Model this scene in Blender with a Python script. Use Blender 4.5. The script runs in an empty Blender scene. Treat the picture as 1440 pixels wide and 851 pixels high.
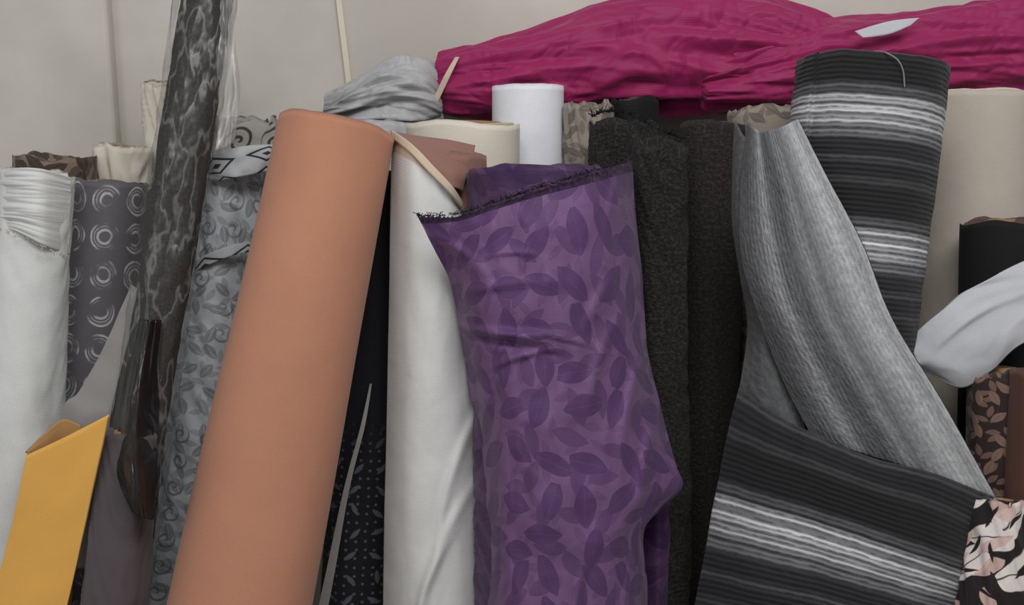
import bpy, math, random
from mathutils import Vector, Matrix, noise
random.seed(4)
S = bpy.context.scene
S.view_settings.view_transform = 'Standard'
# ------------------------------------------------------------ camera
CAM = Vector((0, -1.6, 1.55)); TH = math.radians(12); F = 1600.0
cd = bpy.data.cameras.new('camera'); cd.sensor_width = 36; cd.lens = 40; cd.clip_start = .05
cam = bpy.data.objects.new('camera', cd); S.collection.objects.link(cam)
cam.location = CAM; cam.rotation_euler = (math.radians(90) - TH, 0, 0); S.camera = cam
def P(px, py, y):
    """survey helper: world point at depth plane y"""
    u = (px - 720) / F; v = (425.5 - py) / F
    d = Vector((u, math.cos(TH) + v * math.sin(TH), -math.sin(TH) + v * math.cos(TH)))
    return CAM + d * ((y - CAM.y) / d.y)
def depth(p): 
    return (p - CAM).dot(Vector((0, math.cos(TH), -math.sin(TH))))
# ------------------------------------------------------------ material helpers
def L(c):
    return tuple(((x / 255) / 12.92 if x / 255 <= .04045 else ((x / 255 + .055) / 1.055) ** 2.4) for x in c) + (1,)
class N:
    def __init__(s, name):
        s.m = bpy.data.materials.new(name); s.m.use_nodes = True
        s.t = s.m.node_tree; s.b = s.t.nodes['Principled BSDF']
        s.out = s.t.nodes['Material Output']
    def n(s, typ, **kw):
        x = s.t.nodes.new(typ)
        for k, v in kw.items(): setattr(x, k, v)
        return x
    def l(s, a, b): s.t.links.new(a, b)
    def setin(s, sock, v):
        if isinstance(v, bpy.types.NodeSocket): s.l(v, sock)
        else: sock.default_value = v
    def math(s, op, a, b=0.0, c=0.0):
        x = s.n('ShaderNodeMath', operation=op)
        s.setin(x.inputs[0], a); s.setin(x.inputs[1], b); s.setin(x.inputs[2], c)
        return x.outputs[0]
    def vm(s, op, a, b=(0, 0, 0)):
        x = s.n('ShaderNodeVectorMath', operation=op)
        s.setin(x.inputs[0], a); s.setin(x.inputs[1], b)
        return x.outputs[1] if op in ('LENGTH', 'DISTANCE') else x.outputs[0]
    def mix(s, f, a, b):
        x = s.n('ShaderNodeMix', data_type='RGBA')
        s.setin(x.inputs[0], f); s.setin(x.inputs[6], a); s.setin(x.inputs[7], b)
        return x.outputs[2]
    def uv(s): return s.n('ShaderNodeTexCoord').outputs['UV']
    def obj(s): return s.n('ShaderNodeTexCoord').outputs['Object']
    def noise(s, vec, scale, detail=3, rough=.5):
        x = s.n('ShaderNodeTexNoise'); s.l(vec, x.inputs['Vector'])
        x.inputs['Scale'].default_value = scale; x.inputs['Detail'].default_value = detail
        x.inputs['Roughness'].default_value = rough
        return x.outputs['Fac']
    def step(s, v, a, b):
        x = s.n('ShaderNodeMapRange', interpolation_type='SMOOTHSTEP'); s.setin(x.inputs[0], v)
        x.inputs[1].default_value = a; x.inputs[2].default_value = b
        return x.outputs[0]
    def sep(s, v):
        x = s.n('ShaderNodeSeparateXYZ'); s.l(v, x.inputs[0]); return x.outputs
    def leaf(s, vec, scale, lw=.2, ll=.55, rnd=.7, edge=.03, seed=0.0):
        mp = s.vm('ADD', vec, (seed, seed * .7, 0))
        vo = s.n('ShaderNodeTexVoronoi', voronoi_dimensions='2D'); s.l(mp, vo.inputs['Vector'])
        vo.inputs['Scale'].default_value = scale; vo.inputs['Randomness'].default_value = rnd
        loc = s.vm('SUBTRACT', mp, vo.outputs['Position'])
        loc = s.vm('MULTIPLY', loc, (scale, scale, 0))
        r = s.n('ShaderNodeVectorRotate', rotation_type='Z_AXIS'); s.l(loc, r.inputs['Vector'])
        c = s.sep(vo.outputs['Color'])
        s.l(s.math('MULTIPLY', c[0], 6.283), r.inputs['Angle'])
        q = s.sep(r.outputs[0])
        xx = s.math('DIVIDE', q[0], ll); xx = s.math('MULTIPLY', xx, xx)
        h = s.math('MULTIPLY', s.math('SUBTRACT', 1.0, xx), lw)
        d = s.math('SUBTRACT', h, s.math('ABSOLUTE', q[1]))
        vein = s.step(s.math('ABSOLUTE', q[1]), 0.0, .025)
        return s.step(d, 0, edge), vein, c
    def finish(s, col, rough=.85, bump=None, weave=True, bstr=.25, sheen=.1, metal=None, crumple=0.0, nub=0.0, spec=.25, cs=9):
        uv = s.uv()
        mott = s.noise(uv, 9, 4, .6)
        col = s.mix(s.math('MULTIPLY', s.step(mott, .3, .75), .22), col, s.mixdark(col))
        fine = s.noise(uv, 650, 2)
        col = s.mix(s.math('MULTIPLY', s.step(fine, .35, .7), .14), col, s.mixdark(col, .45))
        if nub:
            nb = s.noise(uv, 190, 3, .7)
            col = s.mix(s.math('MULTIPLY', s.step(nb, .42, .68), nub), s.mixdark(col, .55), s.mixdark(col, 2.2))
        s.l(col, s.b.inputs['Base Color'])
        s.b.inputs['Roughness'].default_value = rough
        s.b.inputs['Specular IOR Level'].default_value = spec
        if sheen: s.b.inputs['Sheen Weight'].default_value = sheen
        h = s.math('MULTIPLY', fine, .35)
        if nub: h = s.math('ADD', h, s.math('MULTIPLY', nb, 2.5))
        if weave:
            w = s.n('ShaderNodeTexWave', bands_direction='Y'); s.l(uv, w.inputs['Vector']); w.inputs['Scale'].default_value = 130
            w.inputs['Distortion'].default_value = 1.5
            h = s.math('ADD', h, s.math('MULTIPLY', w.outputs['Fac'], .1))
        h = s.math('ADD', h, s.math('MULTIPLY', s.noise(uv, 22, 2), 1.6))
        if bump is not None: h = s.math('ADD', h, bump)
        bp = s.n('ShaderNodeBump'); bp.inputs['Strength'].default_value = bstr; bp.inputs['Distance'].default_value = .004
        s.l(h, bp.inputs['Height'])
        if crumple:
            x = s.n('ShaderNodeTexNoise')
            s.l(uv, x.inputs['Vector']); x.inputs['Scale'].default_value = cs; x.inputs['Detail'].default_value = 2; x.inputs['Distortion'].default_value = .5
            rg = s.math('ABSOLUTE', s.math('SUBTRACT', x.outputs['Fac'], .5))
            rg = s.math('SQRT', s.math('ADD', s.math('MULTIPLY', rg, rg), .0006))
            bp2 = s.n('ShaderNodeBump'); bp2.inputs['Strength'].default_value = crumple; bp2.inputs['Distance'].default_value = .04
            s.l(rg, bp2.inputs['Height']); s.l(bp2.outputs[0], bp.inputs['Normal'])
        s.l(bp.outputs[0], s.b.inputs['Normal'])
        return s.m
    def mixdark(s, col, f=.68):
        x = s.n('ShaderNodeMix', data_type='RGBA', blend_type='MULTIPLY'); x.inputs[0].default_value = 1
        s.setin(x.inputs[6], col); x.inputs[7].default_value = (f, f, f, 1)
        return x.outputs[2]
def cloth(name, c, **kw):
    m = N(name); return m.finish(L(c), **kw)
def two(name, base, pat, scale, lw=.2, ll=.55, rnd=.7, rough=.8, seed=0., bstr=.25, **kw):
    m = N(name); k, v, c = m.leaf(m.uv(), scale, lw, ll, rnd, seed=seed)
    k2, v2, c2 = m.leaf(m.uv(), scale * 1.35, lw, ll, rnd, seed=seed + 3.3)
    k = m.math('MAXIMUM', k, m.math('MULTIPLY', k2, .7))
    return m.finish(m.mix(m.math('MULTIPLY', k, m.math('ADD', m.math('MULTIPLY', v, .4), .6)), L(base), L(pat)), rough=rough, bstr=bstr, **kw)

def edge_mat(name, a, b):
    m = N(name)
    sp = m.uv(); y = m.sep(sp)[1]
    w = m.math('SINE', m.math('MULTIPLY', y, 1900.0))
    col = m.mix(m.step(w, -.6, .6), L(a), L(b))
    return m.finish(col, weave=False, bstr=.5)

white = cloth('white_cotton', (212, 213, 212), crumple=.14)
white2 = cloth('bright_white_plastic_cloth', (236, 238, 246), rough=.55)
white3 = cloth('white_lining_cloth', (196, 198, 204), crumple=.2)
white_e = edge_mat('white_roll_end', (225, 222, 214), (176, 160, 138))
cream = cloth('cream_cloth', (222, 215, 202))
cream_e = edge_mat('cream_roll_end', (232, 226, 210), (188, 172, 144))
beige = cloth('beige_cloth', (192, 183, 172))
peach = cloth('peach_cloth', (183, 129, 104), rough=.92, bstr=.14, sheen=.1)
peach_e = edge_mat('peach_roll_end', (186, 118, 92), (145, 84, 64))
mauve = cloth('mauve_brown_cloth', (142, 104, 95))
tan = cloth('tan_hem', (200, 182, 162))
charcoal = cloth('charcoal_cloth', (44, 41, 40), sheen=.03, nub=.8, bstr=.7)
charcoal2 = cloth('charcoal_velvet', (60, 57, 55), sheen=.03, nub=.35, bstr=.25)
brownblack = cloth('brown_black_cloth', (52, 48, 45), sheen=.03, nub=.5, bstr=.5)
black = cloth('black_cloth', (28, 27, 29), sheen=.02)
dark_e = edge_mat('dark_roll_end', (60, 54, 50), (18, 16, 16))
taupe = cloth('taupe_cloth', (84, 76, 80), crumple=.15)
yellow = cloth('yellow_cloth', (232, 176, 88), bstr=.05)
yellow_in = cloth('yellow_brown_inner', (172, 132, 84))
ltgrey = cloth('light_grey_cloth', (140, 137, 136), crumple=.2)
silver = cloth('silver_satin', (176, 176, 180), rough=.4, bstr=.4, crumple=.7, spec=.5, cs=14)
brown = cloth('red_brown_cloth', (92, 60, 52))
brownpat = two('brown_marbled_cloth', (126, 110, 96), (66, 54, 48), 28, .3, .6)
taupepat = two('taupe_floral', (150, 140, 130), (112, 102, 96), 30)
lace = two('brown_lace_floral', (50, 38, 35), (130, 104, 92), 38, .22, .5)
kraft = cloth('cardboard_core', (150, 118, 86), weave=False)
blackfilm = cloth('black_plastic', (30, 28, 28), rough=.3, weave=False, spec=.5, crumple=.3, bstr=.1, sheen=0, cs=16)

def damask_mat():
    m = N('grey_swirl_print'); uv = m.uv()
    k, v, c = m.leaf(uv, 34, .24, .5, .4, seed=1.0); k2, v2, c2 = m.leaf(uv, 46, .22, .5, .6, seed=3.3)
    col = m.mix(m.math('MAXIMUM', m.math('MULTIPLY', k, v), m.math('MULTIPLY', k2, .6)), L((176, 181, 186)), L((132, 136, 142)))
    q = m.vm('MULTIPLY', uv, (26, 26, 0)); f = m.vm('SUBTRACT', m.vm('FRACTION', q), (.5, .5, 0)); d = m.vm('LENGTH', f); s = m.sep(f)
    sp = m.math('SINE', m.math('ADD', m.math('ARCTAN2', s[1], s[0]), m.math('MULTIPLY', d, 22.0)))
    kk = m.math('MULTIPLY', m.step(sp, .4, .7), m.math('SUBTRACT', 1.0, m.step(d, .34, .42)))
    kk = m.math('MULTIPLY', kk, m.step(m.noise(uv, 11, 2), .42, .52))
    col = m.mix(m.math('MULTIPLY', kk, .75), col, L((92, 95, 102)))
    return m.finish(col, rough=.55, crumple=.3)
greypat = damask_mat()

def floral_mat():
    m = N('black_white_floral'); uv = m.uv()
    nz = m.n('ShaderNodeTexNoise'); m.l(uv, nz.inputs['Vector']); nz.inputs['Scale'].default_value = 14
    u2 = m.vm('ADD', uv, m.vm('MULTIPLY', m.vm('SUBTRACT', nz.outputs['Color'], (.5, .5, .5)), (.05, .05, 0)))
    k, v, c = m.leaf(u2, 13, .3, .55, .8); k2, v2, c2 = m.leaf(u2, 21, .22, .5, .8, seed=4.1)
    col = m.mix(m.math('MULTIPLY', k, v), L((36, 30, 32)), L((222, 212, 208)))
    col = m.mix(m.math('MULTIPLY', k2, .85), col, L((206, 176, 168)))
    k3, v3, c3 = m.leaf(u2, 30, .12, .5, .8, seed=7.7)
    col = m.mix(k3, col, L((40, 30, 30)))
    return m.finish(col)
bwfloral = floral_mat()

def navy_mat():
    m = N('navy_dotted_floral'); uv = m.uv()
    k, v, c = m.leaf(uv, 30, .12, .35, .3)
    vo = m.n('ShaderNodeTexVoronoi', voronoi_dimensions='2D'); m.l(uv, vo.inputs['Vector'])
    vo.inputs['Scale'].default_value = 75; vo.inputs['Randomness'].default_value = .25
    d = m.math('SUBTRACT', 1.0, m.step(vo.outputs['Distance'], .1, .2))
    low = m.step(m.sep(uv)[1], .36, .44)
    return m.finish(m.mix(m.math('MULTIPLY', m.math('MULTIPLY', m.math('MAXIMUM', k, d), .3), low), L((25, 24, 31)), L((150, 150, 165))))
navy = navy_mat()

def ring_mat():
    m = N('grey_ring_embroidered'); uv = m.uv()
    wz = m.n('ShaderNodeTexNoise'); m.l(uv, wz.inputs['Vector']); wz.inputs['Scale'].default_value = 25
    u2 = m.vm('ADD', uv, m.vm('MULTIPLY', m.vm('SUBTRACT', wz.outputs['Color'], (.5, .5, .5)), (.008, .008, 0)))
    q = m.vm('MULTIPLY', m.vm('ADD', u2, (.012, .0, 0)), (22, 18, 0))
    f = m.vm('SUBTRACT', m.vm('FRACTION', q), (.5, .5, 0))
    d = m.vm('LENGTH', f)
    def band(r, w): return m.math('SUBTRACT', 1.0, m.step(m.math('ABSOLUTE', m.math('SUBTRACT', d, r)), w * .4, w))
    k = m.math('MAXIMUM', band(.38, .04), band(.19, .05)); k = m.math('MAXIMUM', k, m.math('MULTIPLY', band(.29, .03), .6))
    br = m.step(m.noise(uv, 30, 2), .42, .6)
    st = m.step(m.math('SINE', m.math('MULTIPLY', m.sep(uv)[1], 3500.0)), -.9, .2)
    k = m.math('MULTIPLY', m.math('MULTIPLY', k, br), st)
    return m.finish(m.mix(k, L((99, 96, 101)), L((215, 216, 218))), rough=.6, bump=m.math('MULTIPLY', k, .6))
ringm = ring_mat()

def scroll_mat():
    m = N('grey_scroll_print'); uv = m.uv()
    q = m.vm('MULTIPLY', uv, (17, 17, 0)); f = m.vm('SUBTRACT', m.vm('FRACTION', q), (.5, .5, 0))
    d = m.vm('LENGTH', f); s = m.sep(f)
    a = m.math('ARCTAN2', s[1], s[0])
    sp = m.math('SINE', m.math('ADD', a, m.math('MULTIPLY', d, 26.0)))
    k = m.math('MULTIPLY', m.step(sp, .35, .6), m.math('SUBTRACT', 1.0, m.step(d, .38, .42)))
    return m.finish(m.mix(k, L((160, 156, 152)), L((66, 62, 62))), crumple=.2)
scroll = scroll_mat()
def diamond_mat():
    m = N('grey_diamond_print'); uv = m.uv()
    q = m.vm('MULTIPLY', uv, (15, 32, 0)); f = m.vm('SUBTRACT', m.vm('FRACTION', q), (.5, .5, 0))
    s = m.sep(f); d = m.math('ADD', m.math('ABSOLUTE', s[0]), m.math('ABSOLUTE', s[1]))
    k = m.math('SUBTRACT', 1.0, m.step(m.math('ABSOLUTE', m.math('SUBTRACT', d, .36)), .04, .07))
    k = m.math('MAXIMUM', k, m.math('SUBTRACT', 1.0, m.step(d, .1, .14)))
    return m.finish(m.mix(k, L((172, 176, 180)), L((50, 50, 54))), crumple=.2)
diamond = diamond_mat()

def purple_mat(name, a, b):
    m = N(name); uv = m.uv()
    wob = m.n('ShaderNodeTexNoise'); m.l(uv, wob.inputs['Vector']); wob.inputs['Scale'].default_value = 9
    off = m.vm('MULTIPLY', m.vm('SUBTRACT', wob.outputs['Color'], (.5, .5, .5)), (.02, .02, 0))
    u2 = m.vm('ADD', uv, off)
    k, v, c = m.leaf(u2, 18, .27, .58, .45)
    k2, v2, c2 = m.leaf(u2, 20, .23, .56, .6, seed=2.7)
    k3, v3, c3 = m.leaf(u2, 32, .2, .52, .6, seed=5.7)
    kk = m.math('MAXIMUM', m.math('MULTIPLY', k, m.math('ADD', .75, m.math('MULTIPLY', v, .25))), m.math('MULTIPLY', k2, .7))
    kk = m.math('MAXIMUM', kk, m.math('MULTIPLY', k3, .35))
    col = m.mix(kk, L(a), L(b))
    return m.finish(col, rough=.55, bstr=.3, bump=m.math('MULTIPLY', kk, -.5), sheen=.1, crumple=.22, cs=12)
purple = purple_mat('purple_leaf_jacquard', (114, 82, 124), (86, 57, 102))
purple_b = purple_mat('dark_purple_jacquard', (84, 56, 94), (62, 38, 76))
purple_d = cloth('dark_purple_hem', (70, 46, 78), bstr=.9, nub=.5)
magenta = cloth('magenta_cloth', (152, 28, 90), bstr=.3, rough=.55, crumple=.7, spec=.3, sheen=.12, cs=13)

def stripe_mat(name, faded=False, off=0.0, per=.18):
    m = N(name); uv = m.uv(); s = m.sep(uv)
    v = s[0] if faded else s[1]
    wn = m.noise(uv, 40, 2)
    v = m.math('ADD', v, m.math('MULTIPLY', m.math('SUBTRACT', wn, .5), .0025))
    t = m.math('FRACT', m.math('ADD', m.math('MULTIPLY', v, 1 / (.26 if faded else per)), off))
    r = m.n('ShaderNodeValToRGB'); m.l(t, r.inputs[0]); e = r.color_ramp.elements
    if faded: st = [(0, 82), (.1, 94), (.17, 130), (.23, 165), (.29, 112), (.38, 96), (.46, 140), (.52, 112), (.6, 150), (.68, 190), (.76, 160), (.8, 188), (.87, 140), (.95, 104), (1, 82)]
    else: st = [(0, 32), (.2, 34), (.25, 100), (.29, 60), (.33, 205), (.37, 110), (.41, 226), (.46, 130), (.5, 195), (.55, 90), (.59, 130), (.64, 50), (.74, 38), (.78, 78), (.82, 42), (.9, 38), (.94, 66), (1, 32)]
    e[0].position = 0; e[0].color = L((st[0][1],) * 3); e[1].position = 1; e[1].color = L((st[-1][1],) * 3)
    for p, g in st[1:-1]:
        x = e.new(p); x.color = L((g, g + (2 if faded else 0), min(255, g + 5)))
    fine = m.math('SINE', m.math('MULTIPLY', v, 2 * math.pi / .0068))
    dash = m.noise(m.vm('MULTIPLY', uv, (190, 90, 1) if faded else (60, 150, 1)), 1, 2)
    if faded:
        ff = m.step(dash, .38, .62)
        col = m.mix(m.math('MULTIPLY', ff, .4), r.outputs[0], m.mixdark(r.outputs[0], .45))
        col = m.mix(m.math('MULTIPLY', m.step(fine, .2, .8), .18), col, L((60, 62, 68)))
        return m.finish(col, rough=.9, bump=m.math('ADD', m.math('MULTIPLY', fine, .15), m.math('MULTIPLY', dash, 2.0)), bstr=.5, crumple=.2)
    ff = m.math('MULTIPLY', m.step(fine, -.2, .7), m.math('ADD', .35, m.math('MULTIPLY', m.step(dash, .35, .6), .65)))
    col = m.mix(m.math('MULTIPLY', ff, .6), r.outputs[0], L((30, 31, 34)))
    return m.finish(col, rough=.85, bump=m.math('ADD', m.math('MULTIPLY', fine, .5), dash), bstr=.5)
stripe = stripe_mat('grey_striped_knit', off=-.02)
stripe2 = stripe_mat('grey_striped_knit_fold', off=.76, per=.2)
stripe_b = stripe_mat('grey_striped_knit_reverse', True)

def film_mat(name, f0, fk, milk=0.0):
    m = N(name)
    tr = m.n('ShaderNodeBsdfTransparent'); tr.inputs[0].default_value = (.95, .95, .95, 1)
    base = tr.outputs[0]
    o = m.uv(); mp = m.vm('MULTIPLY', o, (26, 9, 1)); nz = m.noise(mp, 1, 3, .5)
    rz = m.math('ABSOLUTE', m.math('SUBTRACT', nz, .5))
    df = m.n('ShaderNodeBsdfDiffuse'); df.inputs[0].default_value = (.8, .8, .8, 1)
    mm = m.n('ShaderNodeMixShader'); crease = m.math('SUBTRACT', 1.0, m.step(rz, .0, .03))
    m.l(m.math('ADD', milk, m.math('MULTIPLY', crease, .10)), mm.inputs[0]); m.l(base, mm.inputs[1]); m.l(df.outputs[0], mm.inputs[2]); base = mm.outputs[0]
    g = m.n('ShaderNodeBsdfGlossy'); g.inputs['Roughness'].default_value = .28; g.inputs[0].default_value = (.75, .75, .75, 1)
    lw = m.n('ShaderNodeLayerWeight'); lw.inputs[0].default_value = .3
    bp = m.n('ShaderNodeBump'); bp.inputs['Strength'].default_value = .6; bp.inputs['Distance'].default_value = .02
    m.l(rz, bp.inputs['Height']); m.l(bp.outputs[0], g.inputs['Normal'])
    mx = m.n('ShaderNodeMixShader'); f = m.math('ADD', m.math('MULTIPLY', lw.outputs['Fresnel'], fk), f0)
    m.l(f, mx.inputs[0]); m.l(base, mx.inputs[1]); m.l(g.outputs[0], mx.inputs[2]); m.l(mx.outputs[0], m.out.inputs[0])
    return m.m
film = film_mat('clear_plastic_film', .03, .22, .012)
film2 = film_mat('milky_plastic_film', .05, .3, .12)

def wall_mat():
    m = N('plaster_wall'); o = m.obj()
    a = m.noise(o, 2.2, 4, .6); b = m.noise(o, 60, 3)
    col = m.mix(m.step(a, .3, .7), L((212, 207, 200)), L((190, 185, 178)))
    m.l(col, m.b.inputs['Base Color']); m.b.inputs['Roughness'].default_value = .9
    bp = m.n('ShaderNodeBump'); bp.inputs['Strength'].default_value = .15; bp.inputs['Distance'].default_value = .003
    m.l(b, bp.inputs['Height']); m.l(bp.outputs[0], m.b.inputs['Normal']); return m.m
wallm = wall_mat()
def floor_mat():
    m = N('concrete_floor'); o = m.obj()
    col = m.mix(m.noise(o, 5, 5, .6), L((120, 116, 110)), L((150, 145, 138)))
    m.l(col, m.b.inputs['Base Color']); m.b.inputs['Roughness'].default_value = .8; return m.m

# ------------------------------------------------------------ geometry helpers
def link(ob, parent=None):
    S.collection.objects.link(ob)
    if parent: ob.parent = parent
    return ob
def empty(name):
    e = bpy.data.objects.new(name, None); S.collection.objects.link(e); e.empty_display_size = .05; return e
def mkmesh(name, vs, fs, uvs, mats, midx=None, parent=None, smooth=True):
    me = bpy.data.meshes.new(name); me.from_pydata([tuple(v) for v in vs], [], fs)
    for m in mats: me.materials.append(m)
    ul = me.uv_layers.new(name='UVMap')
    for p in me.polygons:
        p.use_smooth = smooth
        if midx: p.material_index = midx[p.index]
        for li in p.loop_indices: ul.data[li].uv = uvs[me.loops[li].vertex_index]
    me.update()
    return link(bpy.data.objects.new(name, me), parent)

def roll(name, T, B, wt, wb, mat, edge=None, core=.35, wob=.008, topjag=.003, seam=0.9, parent=None, seed=None,
         wrinkle=0.0, length=None, twist=0.0, floorz=0.012, flare=0.0):
    """bolt of cloth wound on a core: outer wrap with seam step, wound layers on the end, hollow core"""
    seed = seed if seed is not None else random.random() * 100
    pt = P(*T); pb = P(*B); ax = (pb - pt)
    rt = wt / 2 * depth(pt) / F; rb = wb / 2 * depth(pb) / F
    Lk = ax.length; d = ax.normalized()
    tot = (floorz + rb * .25 - pt.z) / d.z
    if length: tot = min(tot, length)
    X = Vector((1, 0, 0)); X = (X - d * X.dot(d)).normalized(); Y = d.cross(X)
    if Y.y < 0: Y = -Y
    NA = 112; NV = 150
    vs = []; fs = []; uvs = []; mi = []
    th = .005
    rings = []
    def addring(fn, v):
        s = len(vs)
        for i in range(NA + 1):
            a = 2 * math.pi * i / NA
            vs.append(fn(a)); uvs.append((a * rt, v))
        rings.append(s)
    def base(a, s, rr, extra=0.0):
        aa = a + seam + twist * s
        return pt + d * (s + extra) + (X * math.cos(aa) + Y * math.sin(aa)) * rr
    def rad(s):
        k = max(0., min(s, 1.6)) / Lk
        return rt + (rb - rt) * min(k, 1.25)
    def nz(a, s):
        q = Vector((math.cos(a) * 1.2, math.sin(a) * 1.2, s * 3 + seed))
        r = noise.noise(q) * wob
        if wrinkle:
            q2 = Vector((math.cos(a) * 1.3, math.sin(a) * 1.3, s * 22 + seed + math.sin(a) * 2.5))
            r += -abs(noise.noise(q2)) * wrinkle * 1.6 + noise.noise(q2 * 2.1) * wrinkle * .4
        return r
    def jag(a, k=0):
        return (noise.noise(Vector((math.cos(a) * 1.3, math.sin(a) * 1.3, seed + k * 3.1))) * 2.6 + .35 * noise.noise(Vector((math.cos(a) * 5, math.sin(a) * 5, seed + k)))) * topjag
    for j in range(NV + 1):
        s = tot * (1 - j / NV)
        fl = flare * math.exp(-s / .05)
        addring(lambda a, s=s, fl=fl: base(a, s, rad(s) + nz(a, s) + th * (a / (2 * math.pi)) + fl, jag(a) * max(0, 1 - s / .1)), s)
    no = len(rings)
    nl = 9; rc = max(.014, rt * core)
    for k in range(1, nl + 1):
        f = k / nl; 
        for sub in (0, 1):
            rr = (rt - .002) * (1 - f) + rc * f + (.0022 if sub == 0 else 0)
            hh = (.006 if sub == 0 else .0) + .003 * f
            addring(lambda a, rr=rr, hh=hh, k=k, f=f: base(a, 0, rr + nz(a, 0) * (1 - f), hh + jag(a, k * .2) * (1.1 - .8 * f)), rr * 1.0)
    ne = len(rings)
    addring(lambda a: base(a, 0, rc, -.004), 0)
    addring(lambda a: base(a, 0, rc * .86, -.004), 0)
    addring(lambda a: base(a, 0, rc * .86, .12), .1)
    for r in range(len(rings) - 1):
        a0, b0 = rings[r], rings[r + 1]
        for i in range(NA):
            fs.append((a0 + i, a0 + i + 1, b0 + i + 1, b0 + i))
            mi.append(0 if r < no - 1 else (1 if r < ne - 1 else 2))
    for r in range(len(rings) - 1):
        fs.append((rings[r], rings[r + 1], rings[r + 1] + NA, rings[r] + NA)); mi.append(0 if r < no - 1 else 1)
    fs.append(tuple(rings[0] + i for i in range(NA + 1))[::-1]); mi.append(1)
    fs.append(tuple(rings[-1] + i for i in range(NA))); mi.append(2)
    return mkmesh(name, vs, fs, uvs, [mat, edge or mat, kraft], mi, parent)

def cr(p0, p1, p2, p3, t):
    return .5 * ((2 * p1) + (-p0 + p2) * t + (2 * p0 - 5 * p1 + 4 * p2 - p3) * t * t + (-p0 + 3 * p1 - 3 * p2 + p3) * t ** 3)
def samp(pts, t):
    n = len(pts) - 1; x = min(max(t, 0), 1) * n; i = min(int(x), n - 1); f = x - i
    return cr(pts[max(i - 1, 0)], pts[i], pts[i + 1], pts[min(i + 2, n)], f)
def sheet(name, rows, mat, nu=60, nv=100, amp=.004, nscale=(14, 14), thick=.0018, parent=None, hem=0, hem_mat=None, seed=1.0,
          fray=0.0, creases=(), sidehem=0):
    """draped cloth through rows of surveyed points; uv in metres by arc length"""
    R = [[P(*c) for c in r] for r in rows]
    mid = [samp(r, .5) for r in R]
    K = 400; tb = [samp(mid, k / K) for k in range(K + 1)]; cum = [0]
    for k in range(K): cum.append(cum[-1] + (tb[k + 1] - tb[k]).length)
    H = cum[-1]; mr = [samp(R[len(R) // 2], k / 40) for k in range(41)]; W = sum((mr[k + 1] - mr[k]).length for k in range(40))
    C = [(P(px, py, -.15), ang, ln * .001, wd * .001, dp) for (px, py, ang, ln, wd, dp) in creases]
    vs = []; uvs = []; k = 0
    for j in range(nv + 1):
        tgt = H * j / nv
        while k < K - 1 and cum[k + 1] < tgt: k += 1
        tv = (k + (tgt - cum[k]) / max(cum[k + 1] - cum[k], 1e-9)) / K
        for i in range(nu + 1):
            tu = i / nu
            p = samp([samp(r, tu) for r in R], tv)
            q = Vector((tu * W * nscale[0], tgt * nscale[1], seed))
            dsp = noise.noise(q) * amp + noise.noise(q * 2.3) * amp * .5 - abs(noise.noise(q * 1.4 + Vector((5, 5, 5)))) * amp * .8
            for (c, ang, ln, wd, dp) in C:
                x = p.x - c.x; y = p.z - c.z
                a = x * math.cos(ang) + y * math.sin(ang); b = -x * math.sin(ang) + y * math.cos(ang)
                b += .15 * a * a / max(ln, .01)
                dsp += dp * math.exp(-(a / ln) ** 2) * math.exp(-(b / wd) ** 2)
            p = p + Vector((0, -dsp, dsp * .15))
            if fray and j == 0: p = p + Vector((0, 0, random.uniform(-1, 1) * fray))
            vs.append(p); uvs.append((tu * W, tgt))
    fs = []; mi = []
    for j in range(nv):
        for i in range(nu):
            a = j * (nu + 1) + i
            fs.append((a, a + nu + 1, a + nu + 2, a + 1)); mi.append(1 if (j < hem or (sidehem and i >= nu - sidehem)) else 0)
    ob = mkmesh(name, vs, fs, uvs, [mat, hem_mat or mat], mi, parent)
    so = ob.modifiers.new('thickness', 'SOLIDIFY'); so.thickness = thick; so.offset = 0
    return ob

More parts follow.
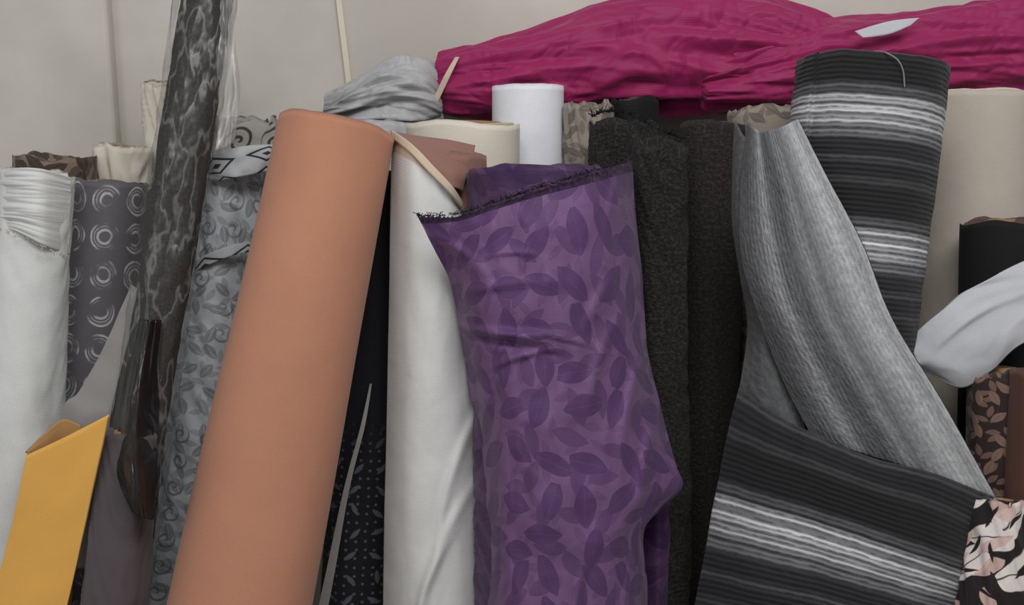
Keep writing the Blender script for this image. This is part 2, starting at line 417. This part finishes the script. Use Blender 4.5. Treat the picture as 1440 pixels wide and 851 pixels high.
def lump(name, st, mat, amp=.015, nA=90, nL=200, seed=2.0, slant=2.0, parent=None, fold=(3.0, 14), hf=.5):
    """crumpled length of cloth lying lengthwise. st: (px, py_top, py_bottom, y, half_depth)"""
    C = []
    for (px, a, b, y, ry) in st:
        A = P(px, a, y); Bt = P(px, b, y); C.append((Vector((A.x, y, (A.z + Bt.z) / 2)), Vector(((A.z - Bt.z) / 2, ry, 0))))
    cen = [c[0] for c in C]; rr = [c[1] for c in C]
    vs = []; uvs = []
    def rdg(q):
        n = noise.noise(q); return 1 - 2 * math.sqrt(n * n + .004)
    for j in range(nL + 1):
        t = j / nL; c = samp(cen, t); r = samp(rr, t)
        capf = min(1, math.sqrt(max(0, 1 - (1 - min(t, 1 - t) / .02) ** 2))) if min(t, 1 - t) < .02 else 1
        capf = max(capf, .02)
        for i in range(nA):
            a = 2 * math.pi * i / nA
            q = Vector((c.x * fold[0] + math.cos(a) * .4, math.cos(a) * fold[1] * .12 + c.x * slant, math.sin(a) * fold[1] * .12 + seed))
            n1 = rdg(q); n2 = rdg(q * 2.1 + Vector((3, 1, 7)))
            q3 = Vector((c.x * 7 + math.sin(a) * 1.5, math.cos(a) * 2.4, math.sin(a) * 3 + seed + c.x * 4))
            n3 = rdg(q3); n4 = rdg(q3 * 2.3)
            k = amp * (n1 * .9 + n2 * .45 + n3 * hf + n4 * hf * .4 - 1.0)
            vs.append(Vector((c.x + n3 * .003, c.y + math.cos(a) * (r.y + k) * capf, c.z + math.sin(a) * (r.x + k) * capf)))
            uvs.append((c.x, a * .08))
    fs = []
    for j in range(nL):
        for i in range(nA):
            i2 = (i + 1) % nA
            fs.append((j * nA + i, j * nA + i2, (j + 1) * nA + i2, (j + 1) * nA + i))
    fs.append(tuple(i for i in range(nA))[::-1]); fs.append(tuple(nL * nA + i for i in range(nA)))
    return mkmesh(name, vs, fs, uvs, [mat], None, parent)

def threads(name, pts_px, mat, n=120, ln=.014, parent=None, r=.0005, up=.5):
    cu = bpy.data.curves.new(name, 'CURVE'); cu.dimensions = '3D'; cu.bevel_depth = r; cu.bevel_resolution = 0
    pts = [P(*p) for p in pts_px]
    for k in range(n):
        p = samp(pts, random.random()); sp = cu.splines.new('POLY'); sp.points.add(4)
        d = Vector((random.uniform(-1, 1), random.uniform(-1, .2), random.uniform(-.3, 1) + up)).normalized()
        l = ln * random.uniform(.3, 1.3); c = Vector((random.uniform(-1, 1), random.uniform(-1, 1), random.uniform(-1, .3))) * l * .6
        for i in range(5):
            t = i / 4; q = p + d * l * t + c * t * t
            sp.points[i].co = (q.x, q.y, q.z, 1)
    cu.materials.append(mat)
    return link(bpy.data.objects.new(name, cu), parent)
def strand(name, pts_px, mat, r=.0008, parent=None):
    cu = bpy.data.curves.new(name, 'CURVE'); cu.dimensions = '3D'; cu.bevel_depth = r; cu.bevel_resolution = 1
    pts = [P(*p) for p in pts_px]; sp = cu.splines.new('POLY'); sp.points.add(40)
    for i in range(41):
        q = samp(pts, i / 40); sp.points[i].co = (q.x, q.y, q.z, 1)
    cu.materials.append(mat); return link(bpy.data.objects.new(name, cu), parent)

# ------------------------------------------------------------ room
def box(name, lo, hi, mat, parent=None, bev=0):
    vs = [Vector((x, y, z)) for x in (lo[0], hi[0]) for y in (lo[1], hi[1]) for z in (lo[2], hi[2])]
    fs = [(0, 1, 3, 2), (4, 6, 7, 5), (0, 4, 5, 1), (2, 3, 7, 6), (0, 2, 6, 4), (1, 5, 7, 3)]
    ob = mkmesh(name, vs, fs, [(v.x, v.z) for v in vs], [mat], None, parent, smooth=False)
    if bev:
        b = ob.modifiers.new('bev', 'BEVEL'); b.width = bev; b.segments = 3
    return ob
WY = .52
box('wall_back', (-2.6, WY, 0), (2.6, WY + .12, 2.9), wallm)
box('floor', (-2.6, -3.2, -.1), (2.6, WY + .12, 0), floor_mat())
trimm = cloth('cream_painted_trim', (222, 218, 200), weave=False)
vs = []
for (p) in ((P(470, -60, WY)), (P(505, 230, WY))):
    for dx, dy in ((-.005, 0), (-.005, -.008), (.005, -.008), (.005, 0)):
        vs.append(p + Vector((dx, dy, 0)))
mkmesh('trim_1', vs, [(0, 1, 5, 4), (1, 2, 6, 5), (2, 3, 7, 6), (3, 0, 4, 7), (0, 3, 2, 1), (4, 5, 6, 7)], [(v.x, v.z) for v in vs], [trimm], None, None, False)
x1 = P(165, 100, WY).x
box('trim_2', (-2.6, WY - .035, 0), (x1, WY, 2.9), wallm, bev=.01)

# ------------------------------------------------------------ back row
roll('brown_marbled_fabric_roll', (78, 222, .2), (72, 800, .12), 108, 108, brownpat, brownpat, topjag=.006, wob=.01)
roll('cream_fabric_roll', (172, 208, .27), (168, 800, .18), 78, 80, cream, cream_e, topjag=.007, wob=.012, wrinkle=.008)
roll('white_fabric_roll', (234, 118, .36), (228, 800, .28), 62, 66, cream, white_e, topjag=.006, wrinkle=.012)
roll('scroll_print_fabric_roll', (345, 172, .27), (330, 800, .18), 92, 92, scroll, scroll, topjag=.008, wob=.014, wrinkle=.012)
roll('white_cotton_fabric_roll', (650, 176, .2), (650, 800, .12), 156, 150, cream, cream_e, topjag=.003, wob=.004, core=.72)
roll('bright_white_fabric_roll', (741, 122, .325), (745, 800, .25), 96, 96, white2, white2, topjag=.002, wob=.002, core=.5)
roll('taupe_floral_fabric_roll', (826, 148, .3), (830, 800, .22), 66, 66, taupepat, taupepat, topjag=.007, wrinkle=.005)
roll('black_fabric_roll', (890, 140, .36), (900, 800, .28), 60, 60, black, dark_e)
roll('charcoal_fabric_roll', (875, 174, .175), (868, 851, .09), 96, 92, charcoal, charcoal, topjag=.006, wrinkle=.006)
roll('brown_black_fabric_roll', (1000, 175, .2), (982, 851, .1), 84, 90, brownblack, dark_e)
roll('taupe_marbled_fabric_roll', (1075, 155, .28), (1060, 851, .18), 95, 95, taupepat, taupepat, topjag=.006)
roll('beige_fabric_roll', (1370, 132, .27), (1340, 851, .16), 150, 150, beige, cream_e, topjag=.003, wob=.004)

# ------------------------------------------------------------ left group
e = empty('white_ribbed_fabric_roll')
roll('bolt', (50, 246, .02), (12, 851, -.12), 98, 112, white, white_e, topjag=.006, parent=e, seed=3, wrinkle=.002)
sheet('torn_wrap', [[(-2, 240, -.01), (25, 236, -.045), (60, 238, -.045), (99, 250, .0)],
                    [(-8, 265, -.01), (24, 268, -.05), (60, 270, -.05), (99, 275, .0)],
                    [(-10, 300, -.02), (22, 300, -.055), (60, 305, -.055), (98, 310, .0)],
                    [(-12, 318, -.02), (20, 325, -.055), (60, 345, -.06), (97, 358, -.0)]], white, nu=50, nv=90,
      amp=.004, nscale=(6, 120), parent=e, thick=.002)
threads('frayed_edge', [(-12, 318, -.03), (20, 326, -.06), (60, 346, -.065), (98, 359, -.01)], tan, n=60, ln=.005, parent=e, up=-1)
roll('grey_ring_pattern_fabric_roll', (152, 256, .13), (120, 851, .02), 106, 108, ringm, ringm, topjag=.003, wob=.004, core=.2)
e = empty('grey_damask_fabric_roll')
roll('bolt', (334, 235, .13), (258, 851, .0), 112, 134, greypat, cream_e, topjag=.008, wrinkle=.008, wob=.012, parent=e)
sheet('diamond_print_flap', [[(276, 240, .07), (300, 218, .05), (340, 206, .05), (385, 203, .07)], [(290, 250, .06), (310, 240, .045), (345, 226, .045), (380, 222, .06)], [(300, 256, .06), (320, 252, .045), (350, 246, .045), (378, 240, .06)]],
      diamond, nu=40, nv=20, amp=.005, nscale=(30, 30), parent=e)
sheet('printed_border', [[(268, 372, .05), (290, 358, .035), (325, 345, .03), (352, 340, .04)], [(268, 386, .05), (290, 374, .033), (325, 360, .028), (352, 354, .04)]],
      diamond, nu=40, nv=10, amp=.002, nscale=(30, 30), parent=e)
e = empty('plastic_wrapped_charcoal_roll')
roll('bolt', (306, -120, .1), (162, 851, -.17), 66, 62, charcoal2, dark_e, parent=e, wob=.008, wrinkle=.003)
roll('film_sleeve', (306, -130, .1), (162, 851, -.17), 80, 80, film, film, parent=e, wob=.006, wrinkle=.004, core=.88)
sheet('film_tail', [[(292, -60, .06), (310, -60, .05), (326, -60, .06)], [(286, 60, .05), (308, 60, .04), (330, 60, .05)], [(280, 150, .04), (308, 140, .03), (336, 120, .04)], [(272, 230, .03), (300, 215, .02), (330, 200, .03)]], film2, nu=24, amp=.01, nscale=(60, 12), parent=e, thick=.0004)
sheet('black_plastic_end', [[(188, 450, -.085), (208, 450, -.12), (234, 450, -.085)], [(170, 520, -.10), (196, 520, -.145), (228, 520, -.10)], [(154, 600, -.14), (186, 605, -.21), (222, 605, -.14)],
                            [(158, 660, -.2), (188, 665, -.262), (220, 665, -.2)], [(184, 715, -.225), (200, 728, -.265), (216, 732, -.23)]], blackfilm, nu=50, nv=90, amp=.005, nscale=(60, 5), parent=e, thick=.001)
e = empty('yellow_fabric_bolt')
sheet('front_panel', [[(38, 640, -.22), (95, 613, -.225), (153, 583, -.23)], [(24, 710, -.22), (80, 700, -.225), (137, 660, -.23)],
                      [(0, 810, -.22), (55, 810, -.23), (104, 810, -.23)], [(-60, 1050, -.24), (0, 1050, -.25), (50, 1050, -.24)], [(-120, 1350, -.25), (-60, 1350, -.26), (-10, 1350, -.25)]],
      yellow, amp=.001, thick=.005, parent=e)
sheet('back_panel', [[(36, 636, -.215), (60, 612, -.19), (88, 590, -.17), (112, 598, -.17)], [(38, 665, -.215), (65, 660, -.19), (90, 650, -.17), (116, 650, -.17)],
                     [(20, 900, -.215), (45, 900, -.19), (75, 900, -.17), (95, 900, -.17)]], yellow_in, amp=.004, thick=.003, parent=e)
sheet('light_grey_fabric_offcut', [[(184, 400, -.06), (198, 410, -.06), (210, 420, -.06)], [(150, 480, -.08), (172, 490, -.085), (196, 500, -.085)],
                                   [(112, 550, -.1), (140, 560, -.11), (172, 570, -.11)], [(86, 592, -.11), (118, 605, -.13), (158, 620, -.12)], [(80, 800, -.13), (110, 800, -.14), (140, 800, -.14)]],
      ltgrey, amp=.004)
roll('taupe_fabric_roll', (176, 610, -.18), (160, 851, -.22), 76, 84, taupe, taupe, wrinkle=.004)

# ------------------------------------------------------------ peach + navy + white sheet
roll('peach_fabric_roll', (473, 180, .0), (338, 851, -.2), 160, 196, peach, peach_e, topjag=.002, wob=.004, core=.8, seam=2.9)
e = empty('navy_floral_fabric_roll')
roll('bolt', (530, 240, .1), (496, 851, .0), 84, 84, navy, dark_e, parent=e)
sheet('white_selvedge_panel', [[(520, 540, -.0), (523, 540, -.0)], [(507, 600, -.03), (513, 600, -.03)], [(483, 690, -.05), (491, 690, -.05)], [(446, 860, -.08), (460, 860, -.08)], [(388, 1100, -.1), (406, 1100, -.1)]],
      ltgrey, nu=10, amp=.001, parent=e)
e = empty('white_sheet_fabric_roll')
roll('bolt', (628, 216, .03), (630, 851, -.06), 96, 96, mauve, mauve, parent=e, core=.3, topjag=.003)
sheet('white_wrap', [[(553, 188, .02), (575, 205, -.03), (605, 235, -.055), (632, 262, -.06), (652, 290, -.03)],
                     [(550, 260, .01), (575, 265, -.05), (605, 275, -.065), (635, 300, -.06), (660, 330, -.02)],
                     [(548, 400, -.01), (575, 400, -.07), (605, 400, -.085), (640, 400, -.07), (672, 400, -.02)],
                     [(544, 600, -.04), (572, 600, -.1), (605, 600, -.115), (645, 600, -.1), (685, 600, -.05)],
                     [(540, 800, -.07), (570, 800, -.13), (605, 800, -.145), (645, 800, -.13), (690, 800, -.08)],
                     [(536, 1200, -.12), (570, 1200, -.18), (605, 1200, -.2), (645, 1200, -.18), (690, 1200, -.12)]],
      white, nu=60, nv=180, amp=.004, nscale=(12, 5), parent=e, hem=2, hem_mat=tan, thick=.002,
      creases=[(650, 640, 1.15, 130, 7, .009), (625, 760, 1.1, 100, 8, .008), (665, 480, 1.3, 90, 5, .006), (600, 820, 1.2, 70, 5, .006)])
sheet('folded_corner', [[(553, 186, .02), (590, 192, .01), (630, 197, .01), (668, 205, .03)], [(580, 204, -.03), (605, 210, -.03), (640, 222, -.02), (664, 225, .0)],
                        [(610, 236, -.058), (625, 240, -.055), (640, 245, -.05), (655, 250, -.03)], [(634, 262, -.065), (640, 264, -.06), (646, 266, -.05), (650, 270, -.04)]],
      mauve, nu=30, nv=30, amp=.002, parent=e)
sheet('tan_hem', [[(551, 183, .015), (580, 203, -.035), (610, 234, -.062), (636, 262, -.068), (650, 286, -.045)], [(551, 194, .012), (576, 214, -.04), (604, 243, -.066), (632, 271, -.07), (649, 292, -.05)]],
      tan, nu=40, nv=4, amp=.0008, parent=e, thick=.003)

# ------------------------------------------------------------ purple
e = empty('purple_leaf_pattern_fabric_roll')
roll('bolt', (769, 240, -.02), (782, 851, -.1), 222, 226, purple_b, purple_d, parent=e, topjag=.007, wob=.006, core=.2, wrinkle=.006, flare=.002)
rows = [[(587, 304, -.13), (640, 304, -.145), (700, 286, -.15), (760, 266, -.155), (820, 248, -.145), (865, 234, -.1), (889, 226, -.03)],
        [(612, 352, -.12), (655, 340, -.15), (705, 325, -.165), (765, 315, -.17), (830, 305, -.15), (872, 300, -.1), (893, 298, -.03)],
        [(634, 398, -.10), (665, 390, -.15), (710, 385, -.175), (770, 380, -.18), (835, 378, -.16), (880, 385, -.1), (902, 388, -.03)],
        [(648, 470, -.09), (672, 465, -.15), (715, 460, -.18), (775, 455, -.19), (840, 460, -.165), (885, 470, -.12), (908, 480, -.04)],
        [(660, 540, -.09), (682, 535, -.155), (720, 530, -.19), (780, 530, -.195), (846, 530, -.175), (892, 530, -.125), (918, 530, -.05)],
        [(670, 600, -.10), (692, 600, -.16), (727, 600, -.195), (786, 600, -.205), (851, 600, -.18), (904, 600, -.13), (936, 603, -.065)],
        [(672, 655, -.105), (694, 655, -.165), (729, 655, -.205), (788, 655, -.215), (853, 655, -.19), (912, 655, -.145), (950, 655, -.09)],
        [(673, 690, -.11), (695, 690, -.17), (730, 690, -.21), (790, 690, -.22), (855, 692, -.2), (917, 692, -.15), (959, 686, -.1)],
        [(675, 725, -.115), (697, 725, -.175), (732, 725, -.215), (792, 725, -.225), (855, 725, -.205), (902, 722, -.16), (928, 716, -.11)],
        [(677, 760, -.12), (699, 760, -.18), (734, 760, -.22), (794, 760, -.23), (855, 758, -.21), (890, 755, -.17), (905, 745, -.12)],
        [(677, 800, -.122), (699, 800, -.182), (734, 800, -.222), (794, 800, -.232), (855, 800, -.212), (890, 800, -.172), (906, 800, -.12)],
        [(676, 860, -.13), (698, 860, -.19), (735, 860, -.23), (795, 860, -.24), (855, 860, -.22), (890, 860, -.18), (910, 860, -.12)],
        [(670, 1250, -.18), (698, 1250, -.24), (735, 1250, -.28), (795, 1250, -.29), (855, 1250, -.27), (890, 1250, -.23), (910, 1250, -.17)]]
sheet('loose_wrap', rows, purple, nu=130, nv=300, amp=.007, nscale=(17, 11), parent=e, hem=3, hem_mat=purple_d, thick=.0022, fray=.002,
      creases=[(700, 462, .05, 60, 5, .011), (700, 474, .0, 60, 5, -.010), (735, 488, .35, 35, 4, .009), (780, 462, -.2, 45, 4, .007), (840, 500, 1.2, 60, 8, .008),
               (885, 560, 1.25, 90, 9, .010), (905, 650, 1.3, 80, 10, .010), (760, 600, 1.3, 90, 9, .005), (803, 820, 1.55, 45, 4, .009), (815, 820, 1.55, 45, 4, -.008), (873, 820, 1.5, 50, 4, .008),
               (640, 350, -.5, 50, 8, .006), (720, 350, .05, 25, 3, .006), (735, 365, 1.4, 20, 3, .005), (840, 420, 1.0, 60, 8, .006), (690, 400, .3, 60, 6, .005), (860, 300, 1.4, 60, 7, .006)])
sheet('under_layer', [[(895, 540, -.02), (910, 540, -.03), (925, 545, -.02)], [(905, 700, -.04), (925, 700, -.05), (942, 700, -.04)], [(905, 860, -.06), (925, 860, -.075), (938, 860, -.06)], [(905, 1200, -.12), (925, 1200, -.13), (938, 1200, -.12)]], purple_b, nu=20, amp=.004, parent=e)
threads('frayed_hem', [(587, 304, -.135), (640, 302, -.15), (700, 284, -.155), (760, 264, -.16), (820, 246, -.15), (865, 232, -.105), (889, 224, -.03)], purple_d, n=420, ln=.007, parent=e)
roll('fuzzy_black_fabric_roll', (922, 200, .07), (925, 851, -.02), 80, 86, charcoal, charcoal, topjag=.007, wrinkle=.006)
threads('loose_black_threads', [(832, 165, .13), (850, 158, .15), (880, 160, .13), (930, 185, .05), (960, 195, .06)], black, n=250, ln=.01)

# ------------------------------------------------------------ magenta
e = empty('magenta_fabric_length')
lump('folded_length', [(612, 80, 158, .42, .05), (650, 66, 165, .42, .07), (740, 46, 165, .42, .08), (850, 8, 160, .42, .085), (930, -8, 160, .42, .09), (1040, -4, 160, .42, .085), (1150, 24, 150, .42, .085),
      (1210, 60, 145, .42, .07), (1260, 90, 140, .42, .05)], magenta, amp=.018, parent=e, nL=340, nA=150, fold=(1.8, 13), slant=1.2, hf=.38)
lump('folded_over_length', [(985, 92, 150, .36, .03), (1060, 60, 150, .37, .05), (1150, 35, 148, .38, .07), (1250, 20, 145, .38, .08), (1330, 8, 140, .38, .08), (1400, 0, 138, .38, .08), (1480, -2, 140, .38, .08), (1600, 10, 140, .38, .08)],
     magenta, amp=.018, parent=e, nL=300, nA=150, seed=9, slant=-1.2, fold=(1.8, 13), hf=.38)
sheet('cream_selvedge', [[(640, 80, .36), (646, 80, .36)], [(624, 108, .345), (632, 109, .345)], [(603, 152, .35), (611, 154, .35)]], tan, nu=8, nv=30, amp=.003, parent=e, thick=.001)
sheet('white_label', [[(1202, 44, .29), (1250, 30, .285), (1293, 25, .29)], [(1214, 53, .285), (1250, 48, .28), (1280, 36, .285)]], white3, nu=20, nv=6, amp=.002, parent=e)
e = empty('silver_satin_fabric_roll')
lump('crumpled_end', [(455, 138, 178, .38, .03), (490, 118, 180, .38, .06), (520, 100, 180, .39, .07), (550, 86, 180, .39, .07), (600, 88, 180, .4, .07), (622, 118, 172, .4, .03)], silver, amp=.02, seed=7, nL=160, nA=140, parent=e, fold=(7, 16), hf=.45)
roll('bolt', (535, 172, .385), (530, 800, .3), 120, 120, silver, silver, parent=e)

# ------------------------------------------------------------ striped
e = empty('grey_striped_fabric_roll')
roll('bolt', (1229, 92, .06), (1135, 851, -.07), 200, 200, stripe, stripe, parent=e, topjag=.003, wob=.005, core=.3, seam=3.6, wrinkle=.002)
sheet('reverse_fold', [[(1052, 172, -.02), (1070, 185, -.05), (1095, 180, -.06), (1122, 168, -.04)],
                       [(1042, 260, -.03), (1080, 262, -.07), (1120, 258, -.09), (1163, 250, -.07)],
                       [(1042, 350, -.05), (1095, 352, -.1), (1150, 350, -.12), (1214, 348, -.09)],
                       [(1062, 430, -.08), (1120, 440, -.13), (1185, 445, -.15), (1252, 448, -.11)],
                       [(1100, 530, -.11), (1170, 545, -.16), (1245, 555, -.18), (1322, 562, -.13)],
                       [(1140, 612, -.14), (1220, 640, -.18), (1310, 668, -.2), (1402, 702, -.15)]], stripe_b, nu=100, nv=140, amp=.006, nscale=(16, 5), parent=e, thick=.004, sidehem=1, hem_mat=black)
sheet('left_flap', [[(1034, 170, .0), (1045, 190, -.02), (1062, 200, -.02)], [(1030, 300, -.01), (1040, 300, -.03), (1056, 300, -.02)],
                    [(1042, 390, -.03), (1055, 395, -.05), (1075, 400, -.06)], [(1052, 460, -.04), (1075, 475, -.08), (1108, 500, -.08)],
                    [(1038, 560, -.08), (1085, 590, -.12), (1138, 618, -.12)]], stripe_b, nu=40, nv=90, amp=.004, nscale=(16, 8), parent=e, thick=.003, sidehem=2, hem_mat=black)
sheet('front_fold', [[(1040, 546, -.09), (1095, 585, -.145), (1150, 612, -.185), (1230, 645, -.215), (1320, 668, -.21), (1402, 702, -.15)],
                     [(1022, 620, -.1), (1085, 645, -.16), (1145, 665, -.2), (1228, 695, -.225), (1310, 720, -.215), (1388, 755, -.16)],
                     [(1004, 710, -.11), (1070, 730, -.175), (1138, 748, -.21), (1220, 775, -.235), (1300, 800, -.22), (1374, 825, -.17)],
                     [(984, 820, -.12), (1055, 835, -.185), (1128, 850, -.22), (1210, 872, -.245), (1285, 890, -.23), (1352, 905, -.18)],
                     [(950, 1000, -.14), (1030, 1010, -.2), (1100, 1020, -.24), (1190, 1035, -.265), (1260, 1045, -.25), (1325, 1055, -.2)],
                     [(900, 1300, -.2), (990, 1300, -.26), (1060, 1300, -.29), (1150, 1300, -.3), (1230, 1300, -.28), (1300, 1300, -.24)]], stripe2, nu=110, nv=180, amp=.007, nscale=(10, 7), parent=e, thick=.003)
strand('loose_thread', [(1230, 72, .0), (1245, 74, -.04), (1262, 84, -.05), (1270, 100, -.05), (1272, 122, -.05)], ltgrey, parent=e, r=.001)

# ------------------------------------------------------------ right group
roll('black_satin_fabric_roll', (1408, 312, .08), (1400, 851, .02), 104, 104, black, brown, topjag=.005)
sheet('white_fabric_drape', [[(1278, 478, -.03), (1315, 445, -.04), (1365, 408, -.05), (1440, 368, -.06), (1540, 330, -.06)], [(1284, 495, -.04), (1325, 480, -.055), (1375, 450, -.065), (1445, 415, -.075), (1540, 390, -.075)],
                             [(1292, 510, -.045), (1335, 515, -.06), (1385, 490, -.07), (1443, 452, -.08), (1540, 430, -.08)],
                             [(1302, 522, -.04), (1350, 545, -.055), (1392, 522, -.065), (1442, 480, -.075), (1540, 455, -.075)]], white3, nu=90, nv=50, amp=.006, nscale=(10, 14),
      creases=[(1360, 455, .6, 80, 6, -.010), (1400, 470, .7, 60, 5, .006)])
roll('brown_lace_fabric_roll', (1408, 520, -.045), (1392, 851, -.09), 84, 90, lace, lace, topjag=.006)
roll('black_white_floral_fabric_roll', (1408, 705, -.16), (1396, 851, -.2), 92, 96, bwfloral, bwfloral, topjag=.006, wrinkle=.008)
roll('red_brown_fabric_roll', (1458, 520, -.1), (1452, 851, -.15), 66, 70, brown, brown)

# ------------------------------------------------------------ light
w = bpy.data.worlds.new('world'); S.world = w; w.use_nodes = True
w.node_tree.nodes['Background'].inputs[0].default_value = (.98, .98, .97, 1); w.node_tree.nodes['Background'].inputs[1].default_value = .31
def area(name, loc, tgt, sx, sy, p, col):
    l = bpy.data.lights.new(name, 'AREA'); l.shape = 'RECTANGLE'; l.size = sx; l.size_y = sy; l.energy = p; l.color = col
    o = link(bpy.data.objects.new(name, l)); o.location = loc
    o.rotation_euler = (Vector(tgt) - Vector(loc)).to_track_quat('-Z', 'Y').to_euler()
area('ceiling_light', (.3, -1.5, 2.9), (0, .1, 1.0), 1.8, .8, 35, (1, .985, .96))
area('window_light', (-1.8, -2.6, 1.9), (0, 0, 1.0), 1.0, 1.4, 11, (.96, .975, 1))
